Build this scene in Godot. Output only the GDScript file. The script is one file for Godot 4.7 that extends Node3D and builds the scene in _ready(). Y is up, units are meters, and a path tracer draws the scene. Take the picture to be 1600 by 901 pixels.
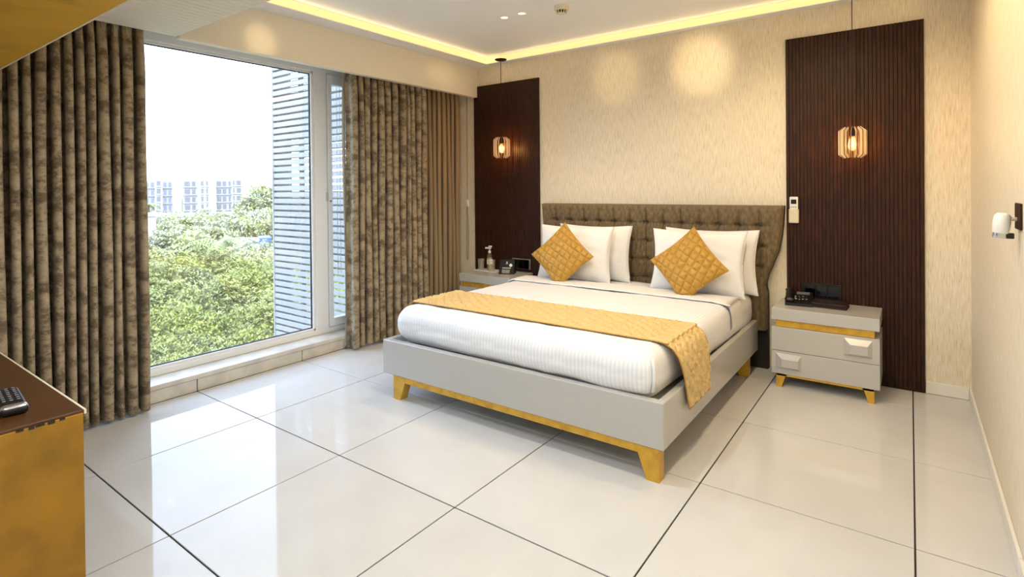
extends Node3D
# A hotel bedroom: x runs right along the headboard wall, z towards the camera, metres. The window wall lies at the left.

const WALL_Z := -1.95
const SOFFIT_Y := 2.65
const TRAY_Y := 2.712
const BED_TOP := 0.585

var M := {}
var rng := RandomNumberGenerator.new()
var taken := {}
var meshes := {}

# ---------------------------------------------------------------- naming

func numbered(called: String) -> String:
	var n: int = taken.get(called, 0)
	taken[called] = n + 1
	return called if n == 0 else "%s_%03d" % [called, n]

func tag(o: Node, label: String, category := "", group := "", kind := "") -> Node:
	o.set_meta("label", label)
	if category: o.set_meta("category", category)
	if group: o.set_meta("group", group)
	if kind: o.set_meta("kind", kind)
	return o

func thing(called: String, label: String, category: String, at := Vector3.ZERO, group := "") -> Node3D:
	var o := Node3D.new()
	o.name = numbered(called)
	add_child(o)
	o.position = at
	tag(o, label, category, group)
	return o

func part(called: String, mesh: Mesh, m: Material, parent: Node3D, at := Vector3.ZERO) -> MeshInstance3D:
	var o := MeshInstance3D.new()
	o.name = numbered(called) if parent == self else called
	o.mesh = mesh
	o.material_override = m
	o.position = at
	parent.add_child(o, true)
	return o

func single(called: String, mesh: Mesh, m: Material, label: String, category: String, at := Vector3.ZERO, group := "") -> MeshInstance3D:
	var o := part(called, mesh, m, self, at)
	tag(o, label, category, group)
	return o

func struct(called: String, label: String, category := "", at := Vector3.ZERO) -> Node3D:
	var o := Node3D.new()
	o.name = called
	add_child(o, true)
	o.position = at
	tag(o, label, category, "", "structure")
	return o

# ---------------------------------------------------------------- mesh helpers

func begin(smooth := false) -> SurfaceTool:
	var st := SurfaceTool.new()
	st.begin(Mesh.PRIMITIVE_TRIANGLES)
	st.set_smooth_group(0 if smooth else -1)
	return st

func done(st: SurfaceTool) -> ArrayMesh:
	st.generate_normals()
	return st.commit()

func tri(st: SurfaceTool, a: Vector3, b: Vector3, c: Vector3, hint: Vector3) -> void:
	if (b - a).cross(c - a).dot(hint) > 0.0:   # front faces run clockwise
		st.add_vertex(a); st.add_vertex(c); st.add_vertex(b)
	else:
		st.add_vertex(a); st.add_vertex(b); st.add_vertex(c)

func quad(st: SurfaceTool, a: Vector3, b: Vector3, c: Vector3, d: Vector3, hint: Vector3) -> void:
	tri(st, a, b, c, hint)
	tri(st, a, c, d, hint)

func add_box(st: SurfaceTool, c: Vector3, size: Vector3, r := 0.0, basis := Basis()) -> void:
	var h := size / 2.0
	r = minf(r, minf(h.x, minf(h.y, h.z)) * 0.9)
	var i := h - Vector3.ONE * r
	var p := func(v: Vector3) -> Vector3: return c + basis * v
	for ax in 3:
		var b1 := (ax + 1) % 3
		var b2 := (ax + 2) % 3
		for s in [-1.0, 1.0]:
			var n := Vector3.ZERO
			n[ax] = s
			var k: Array[Vector3] = []
			for w in [[-1, -1], [1, -1], [1, 1], [-1, 1]]:
				var v := Vector3.ZERO
				v[ax] = s * h[ax]; v[b1] = w[0] * i[b1]; v[b2] = w[1] * i[b2]
				k.append(p.call(v))
			quad(st, k[0], k[1], k[2], k[3], basis * n)
		if r > 0.0:
			for s1 in [-1.0, 1.0]:
				for s2 in [-1.0, 1.0]:
					var q: Array[Vector3] = []
					for e in [[-1.0, 0], [1.0, 0], [1.0, 1], [-1.0, 1]]:
						var v := Vector3.ZERO
						v[ax] = e[0] * i[ax]
						v[b1] = s1 * (h[b1] if e[1] == 0 else i[b1])
						v[b2] = s2 * (i[b2] if e[1] == 0 else h[b2])
						q.append(p.call(v))
					var n := Vector3.ZERO
					n[b1] = s1; n[b2] = s2
					quad(st, q[0], q[1], q[2], q[3], basis * n)
	if r > 0.0:
		for sx in [-1.0, 1.0]:
			for sy in [-1.0, 1.0]:
				for sz in [-1.0, 1.0]:
					var s := Vector3(sx, sy, sz)
					tri(st, p.call(s * Vector3(h.x, i.y, i.z)), p.call(s * Vector3(i.x, h.y, i.z)), p.call(s * Vector3(i.x, i.y, h.z)), basis * s)

func box(size: Vector3, r := 0.0) -> ArrayMesh:
	var key := "%v %f" % [size, r]
	if not meshes.has(key):
		var st := begin()
		add_box(st, Vector3.ZERO, size, r)
		meshes[key] = done(st)
	return meshes[key]

func span(lo: Vector3, hi: Vector3, r := 0.0) -> ArrayMesh:       # a box between two corners
	var st := begin()
	add_box(st, (lo + hi) / 2.0, hi - lo, r)
	return done(st)

func add_prism(st: SurfaceTool, poly: PackedVector2Array, z0: float, z1: float, xf := Transform3D()) -> void:
	var area := 0.0
	var n := poly.size()
	for k in n:
		area += poly[k].cross(poly[(k + 1) % n])
	var ids := Geometry2D.triangulate_polygon(poly)
	var zs := [z0, z1]
	for e in 2:
		var hint := xf.basis * Vector3(0, 0, -1 if (zs[e] == minf(z0, z1)) else 1)
		for k in range(0, ids.size(), 3):
			var q: Array[Vector3] = []
			for m in 3:
				var v: Vector2 = poly[ids[k + m]]
				q.append(xf * Vector3(v.x, v.y, zs[e]))
			tri(st, q[0], q[1], q[2], hint)
	for k in n:
		var a := poly[k]
		var b := poly[(k + 1) % n]
		var d := b - a
		var o := Vector3(d.y, -d.x, 0) * signf(area)
		quad(st, xf * Vector3(a.x, a.y, z0), xf * Vector3(b.x, b.y, z0), xf * Vector3(b.x, b.y, z1), xf * Vector3(a.x, a.y, z1), xf.basis * o)

func prism(poly: PackedVector2Array, z0: float, z1: float, xf := Transform3D()) -> ArrayMesh:
	var st := begin()
	add_prism(st, poly, z0, z1, xf)
	return done(st)

func add_lathe(st: SurfaceTool, prof: Array, n := 24, xf := Transform3D()) -> void:   # (radius, height) from the bottom up the outside
	for k in prof.size() - 1:
		var a: Vector2 = prof[k]
		var b: Vector2 = prof[k + 1]
		for j in n:
			var t0 := TAU * j / n
			var t1 := TAU * (j + 1) / n
			var tm := (t0 + t1) / 2.0
			var o := Vector3((b.y - a.y) * cos(tm), -(b.x - a.x), (b.y - a.y) * sin(tm))
			var p := func(q: Vector2, t: float) -> Vector3: return xf * Vector3(q.x * cos(t), q.y, q.x * sin(t))
			var p0: Vector3 = p.call(a, t0)
			var p1: Vector3 = p.call(a, t1)
			var p2: Vector3 = p.call(b, t1)
			var p3: Vector3 = p.call(b, t0)
			if a.x > 1e-6: tri(st, p0, p1, p2 if b.x > 1e-6 else p3, xf.basis * o)
			if b.x > 1e-6: tri(st, p0, p2, p3, xf.basis * o)

func lathe(prof: Array, n := 24, smooth := true, xf := Transform3D()) -> ArrayMesh:
	var st := begin(smooth)
	add_lathe(st, prof, n, xf)
	return done(st)

func add_tube(st: SurfaceTool, pts: Array, r: float, n := 8) -> void:
	var rings := []
	for k in pts.size():
		var d: Vector3 = (pts[mini(k + 1, pts.size() - 1)] - pts[maxi(k - 1, 0)]).normalized()
		var u := d.cross(Vector3.RIGHT if absf(d.x) < 0.8 else Vector3.FORWARD).normalized()
		var w := d.cross(u)
		var ring := []
		for j in n:
			ring.append(pts[k] + (u * cos(TAU * j / n) + w * sin(TAU * j / n)) * r)
		rings.append(ring)
	for k in pts.size() - 1:
		for j in n:
			var a: Vector3 = rings[k][j]
			var b: Vector3 = rings[k][(j + 1) % n]
			quad(st, a, b, rings[k + 1][(j + 1) % n], rings[k + 1][j], (a + b) / 2.0 - pts[k])
	for e in [0, pts.size() - 1]:
		var hint: Vector3 = pts[e] - pts[1 if e == 0 else e - 1]
		for j in n:
			tri(st, pts[e], rings[e][j], rings[e][(j + 1) % n], hint)

func tube(pts: Array, r: float, n := 8) -> ArrayMesh:
	var st := begin(true)
	add_tube(st, pts, r, n)
	return done(st)

func add_surf(st: SurfaceTool, nu: int, nv: int, f: Callable, flip := false, uv := Vector2.ONE) -> void:   # f(u, v) with u, v from 0 to 1
	var g := PackedVector3Array()
	for j in nv + 1:
		for i in nu + 1:
			g.append(f.call(float(i) / nu, float(j) / nv))
	for j in nv:
		for i in nu:
			var k := j * (nu + 1) + i
			var ids := [k, k + 1, k + nu + 2, k, k + nu + 2, k + nu + 1]
			if flip: ids.reverse()
			for q: int in ids:
				st.set_uv(Vector2(float(q % (nu + 1)) / nu, float(q / (nu + 1)) / nv) * uv)
				st.add_vertex(g[q])

func surf(nu: int, nv: int, f: Callable, flip := false, uv := Vector2.ONE) -> ArrayMesh:
	var st := begin(true)
	add_surf(st, nu, nv, f, flip, uv)
	return done(st)

func steps(h: float, r: float, inner: int) -> Array:
	var a := []
	for k in 5: a.append(-h + r * (1.0 - cos(PI / 2 * k / 5.0)) )
	for k in inner + 1: a.append(lerpf(-h + r, h - r, float(k) / inner))
	for k in range(4, -1, -1): a.append(h - r * (1.0 - cos(PI / 2 * k / 5.0)))
	return a

func rounded(size: Vector3, r: float, inner: Vector3i, bump: Variant = null) -> ArrayMesh:   # a soft box; bump(p, n) returns how far to push a point out
	var st := begin(true)
	var h := size / 2.0
	var cut := h - Vector3.ONE * r
	for ax in 3:
		var b1 := (ax + 1) % 3
		var b2 := (ax + 2) % 3
		var l1 := steps(h[b1], r, inner[b1])
		var l2 := steps(h[b2], r, inner[b2])
		for s in [-1.0, 1.0]:
			var grid := []
			for p2: float in l2:
				var row := []
				for p1: float in l1:
					var v := Vector3.ZERO
					v[ax] = s * h[ax]; v[b1] = p1; v[b2] = p2
					var q := v.clamp(-cut, cut)
					var n := (v - q).normalized()
					var w := q + n * r
					if bump != null: w += n * float(bump.call(w, n))
					row.append([w, n, v])
				grid.append(row)
			for j in l2.size() - 1:
				for i in l1.size() - 1:
					var a: Array = grid[j][i]
					var b: Array = grid[j][i + 1]
					var c: Array = grid[j + 1][i + 1]
					var d: Array = grid[j + 1][i]
					var hint := Vector3.ZERO
					hint[ax] = s
					hint = (hint + a[1] + c[1]) as Vector3
					var order := [a, b, c, a, c, d] if (b[0] - a[0]).cross(c[0] - a[0]).dot(hint) < 0.0 else [a, c, b, a, d, c]
					for q: Array in order:
						st.set_uv(Vector2(q[2].x, q[2].z) if ax == 1 else Vector2(q[2].x if ax == 2 else q[2].z, q[2].y))
						st.add_vertex(q[0])
	return done(st)

# ---------------------------------------------------------------- materials

func noise_tex(freq: float, colors: Array, seed_ := 1, size := 512, octaves := 4, kind := FastNoiseLite.TYPE_SIMPLEX_SMOOTH, offsets := []) -> NoiseTexture2D:
	var n := FastNoiseLite.new()
	n.noise_type = kind
	n.seed = seed_
	n.frequency = freq
	n.fractal_octaves = octaves
	var t := NoiseTexture2D.new()
	t.width = size; t.height = size
	t.seamless = true
	t.noise = n
	var g := Gradient.new()
	var offs := PackedFloat32Array()
	var cols := PackedColorArray()
	for k in colors.size():
		offs.append(offsets[k] if offsets else float(k) / (colors.size() - 1))
		cols.append(colors[k])
	g.offsets = offs
	g.colors = cols
	t.color_ramp = g
	return t

func mat(called: String, c: Color, rough := 0.6, metal := 0.0) -> StandardMaterial3D:
	var m := StandardMaterial3D.new()
	m.resource_name = called
	m.albedo_color = c
	m.roughness = rough
	m.metallic = metal
	M[called] = m
	return m

func tri_tex(m: StandardMaterial3D, t: Texture2D, scale: Vector3, world := true) -> StandardMaterial3D:
	m.albedo_texture = t
	m.uv1_triplanar = true
	m.uv1_world_triplanar = world
	m.uv1_triplanar_sharpness = 8.0
	m.uv1_scale = scale
	return m

func relief(m: StandardMaterial3D, t: Texture2D, cm: float) -> void:
	m.heightmap_enabled = true
	m.heightmap_texture = t
	m.heightmap_scale = cm

func pane(called: String, c: Color) -> StandardMaterial3D:
	var m := mat(called, c, 0.02)
	m.transparency = BaseMaterial3D.TRANSPARENCY_ALPHA
	return m

func glow(called: String, c: Color, e: float) -> StandardMaterial3D:
	var m := mat(called, c, 0.6)
	m.emission_enabled = true
	m.emission = c
	m.emission_energy_multiplier = e
	return m

func materials() -> void:
	var white := Color.WHITE
	# shimmering beige wallpaper with short vertical streaks
	var paper := noise_tex(0.075, [Color(0.80, 0.74, 0.62), Color(0.875, 0.825, 0.725), Color(0.90, 0.855, 0.765), Color(0.945, 0.91, 0.84)], 3, 1024, 3, FastNoiseLite.TYPE_SIMPLEX_SMOOTH, [0.14, 0.32, 0.66, 0.88])
	tri_tex(mat("wallpaper", white, 0.46), paper, Vector3(1.3, 0.11, 1.3))
	M.wallpaper.metallic_specular = 0.55
	relief(M.wallpaper, paper, 0.012)
	var grain := noise_tex(0.03, [Color(0.15, 0.068, 0.03), Color(0.205, 0.10, 0.045), Color(0.25, 0.13, 0.062)], 7, 512, 4, FastNoiseLite.TYPE_SIMPLEX_SMOOTH, [0.2, 0.5, 0.85])
	tri_tex(mat("walnut", white, 0.46), grain, Vector3(3.0, 0.35, 3.0))
	M.walnut.metallic_specular = 0.35
	mat("walnut_dark", Color(0.09, 0.045, 0.028), 0.5)
	var stone := noise_tex(0.006, [Color(0.785, 0.78, 0.775), Color(0.80, 0.796, 0.788), Color(0.812, 0.808, 0.80)], 11, 512, 5)
	tri_tex(mat("porcelain", white, 0.045), stone, Vector3(0.7, 0.7, 0.7))
	M.porcelain.metallic_specular = 0.36
	mat("skirting", Color(0.90, 0.885, 0.85), 0.25)
	mat("grout", Color(0.16, 0.14, 0.12), 0.9)
	var sill := noise_tex(0.01, [Color(0.74, 0.72, 0.68), Color(0.86, 0.84, 0.80)], 12, 512, 5)
	tri_tex(mat("sill_stone", white, 0.3), sill, Vector3(1, 1, 1))
	mat("ceiling_paint", Color(0.925, 0.94, 0.95), 0.7)
	mat("pelmet_paint", Color(0.90, 0.875, 0.81), 0.38)
	mat("board_paint", Color(0.90, 0.88, 0.82), 0.55)
	mat("frame_white", Color(0.90, 0.905, 0.91), 0.35)
	mat("gasket", Color(0.08, 0.09, 0.14), 0.6)
	pane("window_glass", Color(1, 1, 1, 0.03))
	# the bed and the bedside cabinets
	mat("greige", Color(0.72, 0.71, 0.69), 0.22)
	M.greige.metallic_specular = 0.6
	tri_tex(mat("gold_paint", white, 0.42, 0.25), noise_tex(0.02, [Color(0.74, 0.56, 0.18), Color(0.82, 0.64, 0.22), Color(0.86, 0.69, 0.27)], 21, 256, 4), Vector3(2, 2, 2))
	tri_tex(mat("gold_dull", white, 0.5, 0.15), noise_tex(0.012, [Color(0.50, 0.36, 0.04), Color(0.58, 0.42, 0.05), Color(0.62, 0.45, 0.06)], 22, 256, 5), Vector3(1.5, 1.5, 1.5))
	tri_tex(mat("gold_lit", white, 0.4, 0.1), noise_tex(0.012, [Color(0.68, 0.51, 0.10), Color(0.78, 0.60, 0.15), Color(0.82, 0.63, 0.17)], 24, 256, 4), Vector3(1.2, 0.8, 1.2))  # the desk gold lightened; stands in for light on the overhead cabinet
	tri_tex(mat("desk_top", white, 0.3), noise_tex(0.01, [Color(0.26, 0.15, 0.05), Color(0.33, 0.20, 0.08)], 23, 256, 4), Vector3(1, 1, 1))
	var velvet := noise_tex(0.02, [Color(0.345, 0.28, 0.18), Color(0.40, 0.33, 0.22), Color(0.45, 0.38, 0.265)], 31, 512, 5, FastNoiseLite.TYPE_SIMPLEX_SMOOTH, [0.2, 0.5, 0.8])
	tri_tex(mat("velvet", white, 0.75), velvet, Vector3(3.4, 1.4, 3.4))
	M.velvet.rim_enabled = true
	M.velvet.rim = 0.35
	M.velvet.rim_tint = 0.6
	mat("velvet_edge", Color(0.13, 0.09, 0.055), 0.7)
	var linen := noise_tex(0.12, [Color(0.9, 0.9, 0.9), white], 33, 256, 3)
	tri_tex(mat("sheet", Color(0.93, 0.925, 0.92), 0.8), linen, Vector3(8, 8, 8))
	var satin := Image.create(64, 8, false, Image.FORMAT_RGB8)
	for x in 64:
		var v := 0.965 if (x / 16) % 2 == 0 else 0.925
		satin.fill_rect(Rect2i(x, 0, 1, 8), Color(v, v, v * 1.005))
	mat("striped_sheet", Color(0.95, 0.95, 0.955), 0.6)
	M.striped_sheet.albedo_texture = ImageTexture.create_from_image(satin)
	M.striped_sheet.uv1_scale = Vector3(22, 1, 1)
	tri_tex(mat("pillow_cotton", Color(0.94, 0.935, 0.93), 0.8), linen, Vector3(8, 8, 8), false)
	mat("gold_satin", Color(0.70, 0.53, 0.19), 0.4)
	M.gold_satin.rim_enabled = true
	M.gold_satin.rim = 0.3
	M.gold_satin.rim_tint = 0.7
	mat("stitch", Color(0.55, 0.37, 0.12), 0.7)
	mat("runner_satin", Color(0.82, 0.705, 0.48), 0.5)
	M.runner_satin.rim_enabled = true
	M.runner_satin.rim = 0.25
	M.runner_satin.rim_tint = 0.7
	mat("runner_hem", Color(0.70, 0.52, 0.22), 0.5)
	# drapes
	var mottle := noise_tex(0.012, [Color(0.385, 0.325, 0.25), Color(0.48, 0.42, 0.335), Color(0.59, 0.53, 0.43), Color(0.66, 0.60, 0.50)], 41, 1024, 7, FastNoiseLite.TYPE_PERLIN, [0.26, 0.40, 0.50, 0.75])
	(mottle.noise as FastNoiseLite).fractal_gain = 0.78
	mat("mottled_drape", white, 0.8)
	M.mottled_drape.albedo_texture = mottle
	M.mottled_drape.uv1_scale = Vector3(2.2, 2.0, 1)
	M.mottled_drape.rim_enabled = true
	M.mottled_drape.rim = 0.2
	M.mottled_drape.rim_tint = 0.8
	mat("plain_drape", Color(0.60, 0.52, 0.40), 0.85)
	mat("lining", Color(0.88, 0.86, 0.81), 0.85)
	# small things
	mat("black_plastic", Color(0.035, 0.034, 0.036), 0.35)
	mat("black_gloss", Color(0.02, 0.02, 0.022), 0.12)
	mat("grey_plastic", Color(0.42, 0.42, 0.44), 0.4)
	mat("silver", Color(0.80, 0.80, 0.82), 0.25, 0.9)
	mat("white_plastic", Color(0.90, 0.89, 0.86), 0.4)
	mat("ivory_plastic", Color(0.85, 0.82, 0.73), 0.45)
	mat("leather", Color(0.13, 0.065, 0.04), 0.42)
	mat("bronze", Color(0.16, 0.10, 0.06), 0.4, 0.4)
	mat("fin_wood", Color(0.90, 0.83, 0.70), 0.6)
	mat("fin_edge", Color(0.30, 0.17, 0.08), 0.7)
	pane("clear_glass", Color(1, 1, 1, 0.06))
	mat("amber_liquid", Color(0.62, 0.55, 0.42), 0.2)
	glow("cove_glow", Color(1.0, 0.84, 0.60), 0.66)
	glow("filament_glow", Color(1.0, 0.72, 0.36), 6.0)
	glow("downlight_glow", Color(1.0, 0.96, 0.88), 0.85)
	# outdoors
	mat("building_white", Color(0.70, 0.70, 0.70), 0.8)
	mat("building_cream", Color(0.60, 0.60, 0.60), 0.8)
	mat("far_window", Color(0.40, 0.41, 0.44), 0.3)
	mat("far_window_blue", Color(0.42, 0.46, 0.55), 0.3)
	mat("bark", Color(0.33, 0.28, 0.22), 0.9)
	mat("leaf", Color(1, 1, 1), 0.6)
	M.leaf.vertex_color_use_as_albedo = true
	M.leaf.backlight_enabled = true
	M.leaf.backlight = Color(0.5, 0.5, 0.5)
	mat("palm_leaf", Color(0.47, 0.50, 0.28), 0.6)
	tri_tex(mat("soil", white, 0.95), noise_tex(0.02, [Color(0.34, 0.34, 0.27), Color(0.50, 0.48, 0.42)], 61, 256, 4), Vector3(0.1, 0.1, 0.1))
	mat("louvre_white", Color(0.60, 0.595, 0.585), 0.55)
	mat("concrete", Color(0.80, 0.79, 0.77), 0.85)
	mat("blue_sheet", Color(0.20, 0.36, 0.70), 0.5)

# ---------------------------------------------------------------- camera and light

func spot(parent: Node3D, at: Vector3, towards: Vector3, energy: float, c: Color, angle: float, size := 0.03, soft := 0.6) -> void:
	var l := SpotLight3D.new()
	l.name = "lamp_light"
	l.light_energy = energy
	l.light_color = c
	l.spot_range = 12.0
	l.spot_attenuation = 2.0
	l.spot_angle = angle
	l.spot_angle_attenuation = soft
	l.light_size = size
	l.shadow_enabled = true
	parent.add_child(l, true)
	l.look_at_from_position(at, at + towards, Vector3.UP if absf(towards.normalized().y) < 0.95 else Vector3.RIGHT)

func camera_and_light() -> void:
	var cam := Camera3D.new()
	cam.name = "camera"
	add_child(cam)
	cam.transform = Transform3D(Basis(Vector3.UP, 0.630160) * Basis(Vector3.RIGHT, -0.006496) * Basis(Vector3.BACK, -0.009708), Vector3(-0.01005, 1.37051, 2.53852))
	cam.projection = Camera3D.PROJECTION_FRUSTUM
	cam.near = 0.05
	cam.far = 2000.0
	var f := 852.818
	cam.size = 901.0 / f * cam.near
	cam.frustum_offset = Vector2(0, (299.44 - 450.5) / f * cam.near)
	cam.current = true

	var sky_mat := ProceduralSkyMaterial.new()
	sky_mat.sky_top_color = Color(0.74, 0.85, 1.0)
	sky_mat.sky_horizon_color = Color(0.86, 0.93, 1.0)
	sky_mat.sky_curve = 0.25
	sky_mat.ground_horizon_color = Color(0.80, 0.82, 0.78)
	sky_mat.ground_bottom_color = Color(0.60, 0.62, 0.55)
	sky_mat.sky_energy_multiplier = 2.2
	sky_mat.ground_energy_multiplier = 1.0
	sky_mat.sun_angle_max = 1.0
	var sky := Sky.new()
	sky.sky_material = sky_mat
	var env := Environment.new()
	env.background_mode = Environment.BG_SKY
	env.sky = sky
	env.tonemap_mode = Environment.TONE_MAPPER_LINEAR
	env.tonemap_exposure = 1.18
	env.sdfgi_enabled = true
	env.ssao_enabled = true
	env.ssil_enabled = true
	var we := WorldEnvironment.new()
	we.name = "world"
	we.environment = env
	add_child(we)

	var sun := DirectionalLight3D.new()
	sun.name = "sun"
	sun.light_energy = 1.15
	sun.light_color = Color(1.0, 0.97, 0.90)
	sun.light_angular_distance = 0.6
	sun.shadow_enabled = true
	add_child(sun)
	sun.look_at_from_position(Vector3.ZERO, Vector3(-0.62, -0.72, -0.25), Vector3.UP)

# ---------------------------------------------------------------- the room

func room() -> void:
	# floor: large polished porcelain tiles on dark grout
	var fl := struct("floor", "polished cream porcelain floor of large square tiles with dark joints", "floor")
	part("floor_bed", span(Vector3(-4.16, -0.12, -1.95), Vector3(0.30, -0.004, 3.3)), M.grout, fl)
	var xs := [-3.965, -3.2, -2.4, -1.6, -0.8, 0.0, 0.30]
	var zs := [-1.95, -1.6, -0.8, 0.0, 0.8, 1.6, 2.4, 3.3]
	for i in xs.size() - 1:
		for j in zs.size() - 1:
			var lo := Vector3(xs[i] + 0.0032, -0.02, zs[j] + 0.0031)
			var hi := Vector3(xs[i + 1] - 0.0032, 0.0, zs[j + 1] - 0.0031)
			part("floor_tile", box(hi - lo, 0.0012), M.porcelain, fl, (lo + hi) / 2.0)
	# walls
	var wb := struct("wall_back", "beige shimmering wallpaper wall behind the headboard", "wall")
	part("wall_panel", span(Vector3(-4.36, -0.12, -2.15), Vector3(0.5, 3.0, WALL_Z)), M.wallpaper, wb)
	var wr := struct("wall_right", "beige streaked wallpaper wall along the right side", "wall")
	part("wall_panel", span(Vector3(0.30, -0.12, -1.95), Vector3(0.5, 3.0, 3.5)), M.wallpaper, wr)
	var wf := struct("wall_front", "plain wall behind the camera", "wall")
	part("wall_panel", span(Vector3(-4.36, -0.12, 3.3), Vector3(0.30, 3.0, 3.5)), M.pelmet_paint, wf)
	var wl := struct("wall_left", "window wall with a wide floor-length opening", "wall")
	part("wall_below", span(Vector3(-4.36, -0.6, -1.95), Vector3(-4.16, 0.12, 3.3)), M.pelmet_paint, wl)
	part("wall_above", span(Vector3(-4.36, 2.50, -1.95), Vector3(-4.16, 3.4, 3.3)), M.pelmet_paint, wl)
	part("wall_side", span(Vector3(-4.36, 0.12, -1.95), Vector3(-4.16, 2.50, -0.80)), M.pelmet_paint, wl)
	part("wall_side", span(Vector3(-4.36, 0.12, 1.90), Vector3(-4.16, 2.50, 3.3)), M.pelmet_paint, wl)
	# raised kerb under the window, faced with cut tiles
	var bl := struct("baseboard_left", "low tiled kerb running along the floor under the window", "baseboard")
	part("kerb_core", span(Vector3(-4.16, -0.004, -1.95), Vector3(-3.978, 0.084, 3.3)), M.grout, bl)
	for j in zs.size() - 1:
		var lo := Vector3(-3.978, 0.001, zs[j] + 0.003)
		var hi := Vector3(-3.966, 0.083, zs[j + 1] - 0.003)
		part("kerb_tile", box(hi - lo, 0.0012), M.sill_stone, bl, (lo + hi) / 2.0)
	var sl := struct("trim_1", "pale stone ledge under the window", "window sill")
	part("ledge", span(Vector3(-4.165, 0.084, -1.95), Vector3(-3.958, 0.117, 3.3), 0.004), M.sill_stone, sl)
	# skirtings
	var br := struct("baseboard_right", "low cream tile skirting along the right wall", "baseboard")
	part("skirting_core", span(Vector3(0.2915, 0.0, -1.95), Vector3(0.2990, 0.070, 3.3)), M.grout, br)
	for j in zs.size() - 1:
		var lo := Vector3(0.288, 0.002, zs[j] + 0.0018)
		var hi := Vector3(0.2995, 0.078, zs[j + 1] - 0.0018)
		part("skirting_tile", box(hi - lo, 0.001), M.skirting, br, (lo + hi) / 2.0)
	var bb := struct("baseboard_back", "short white skirting tile right of the dark wood panel", "baseboard")
	part("skirting_tile", span(Vector3(0.069, 0.002, -1.951), Vector3(0.287, 0.078, -1.939), 0.0015), M.skirting, bb)
	# ceiling: tray with a narrow dropped border
	var ce := struct("ceiling", "white tray ceiling with a narrow dropped border", "ceiling")
	part("tray", span(Vector3(-4.36, TRAY_Y, -2.15), Vector3(0.5, 3.0, 3.5)), M.ceiling_paint, ce)
	part("border", span(Vector3(-4.16, SOFFIT_Y, -1.95), Vector3(0.30, TRAY_Y, -1.868)), M.ceiling_paint, ce)
	part("border", span(Vector3(-4.16, SOFFIT_Y, -1.868), Vector3(-3.535, TRAY_Y, 0.985)), M.ceiling_paint, ce)
	part("border", span(Vector3(0.10, SOFFIT_Y, -1.868), Vector3(0.30, TRAY_Y, 0.985)), M.ceiling_paint, ce)
	part("border", span(Vector3(-3.535, SOFFIT_Y, 0.80), Vector3(0.10, TRAY_Y, 0.985)), M.ceiling_paint, ce)
	# warm light strip round the tray
	var y0 := SOFFIT_Y + 0.002
	var y1 := TRAY_Y - 0.001
	var ym := (y0 + y1) / 2.0
	for a in [[Vector3(-3.535, y0, -1.868), Vector3(0.10, y1, -1.860), Vector3(-1.72, ym, -1.85), Vector3(0, 0, 1), 3.5, "warm glowing light strip of the ceiling tray along the headboard wall"],
		[Vector3(-3.535, y0, -1.860), Vector3(-3.527, y1, 0.792), Vector3(-3.517, ym, -0.53), Vector3(1, 0, 0), 2.6, "warm glowing light strip of the ceiling tray along the pelmet"],
		[Vector3(0.092, y0, -1.860), Vector3(0.10, y1, 0.792), Vector3(0.082, ym, -0.53), Vector3(-1, 0, 0), 2.6, "warm glowing light strip of the ceiling tray along the right wall"],
		[Vector3(-3.535, y0, 0.792), Vector3(0.10, y1, 0.80), Vector3(-1.72, ym, 0.782), Vector3(0, 0, -1), 3.5, "warm glowing light strip of the ceiling tray beside the board ceiling"]]:
		var led := thing("light_strip", a[5], "light strip", Vector3.ZERO, "light strips round the ceiling tray")
		part("strip_diffuser", span(a[0], a[1]), M.cove_glow, led)
		var l := AreaLight3D.new()
		l.name = "strip_light"
		l.area_size = Vector2(a[4], 0.05)
		l.area_normalize_energy = true
		l.light_energy = 0.12
		l.light_color = Color(1.0, 0.86, 0.62)
		l.area_range = 12.0
		l.area_attenuation = 2.0
		l.shadow_enabled = true
		led.add_child(l, true)
		l.look_at_from_position(a[2], a[2] + a[3], Vector3.UP)
	# pelmet in front of the curtain tracks
	var pe := struct("trim_2", "cream pelmet board above the curtains", "pelmet")
	part("pelmet_board", span(Vector3(-3.775, 2.335, -1.95), Vector3(-3.718, SOFFIT_Y, 0.985), 0.002), M.pelmet_paint, pe)
	# lower soffit of narrow painted boards near the camera
	var so := struct("trim_3", "lowered ceiling of narrow painted boards over the left of the window", "ceiling")
	part("soffit_core", span(Vector3(-3.778, 2.358, 0.983), Vector3(0.30, TRAY_Y, 3.3)), M.velvet_edge, so)
	var w := 0.056
	for k in 66:
		var x := -3.765 + w * (k + 0.5)
		part("ceiling_board", box(Vector3(w - 0.007, 0.012, 2.312), 0.002), M.board_paint, so, Vector3(x, 2.356, 2.142))
	window_unit()

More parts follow.
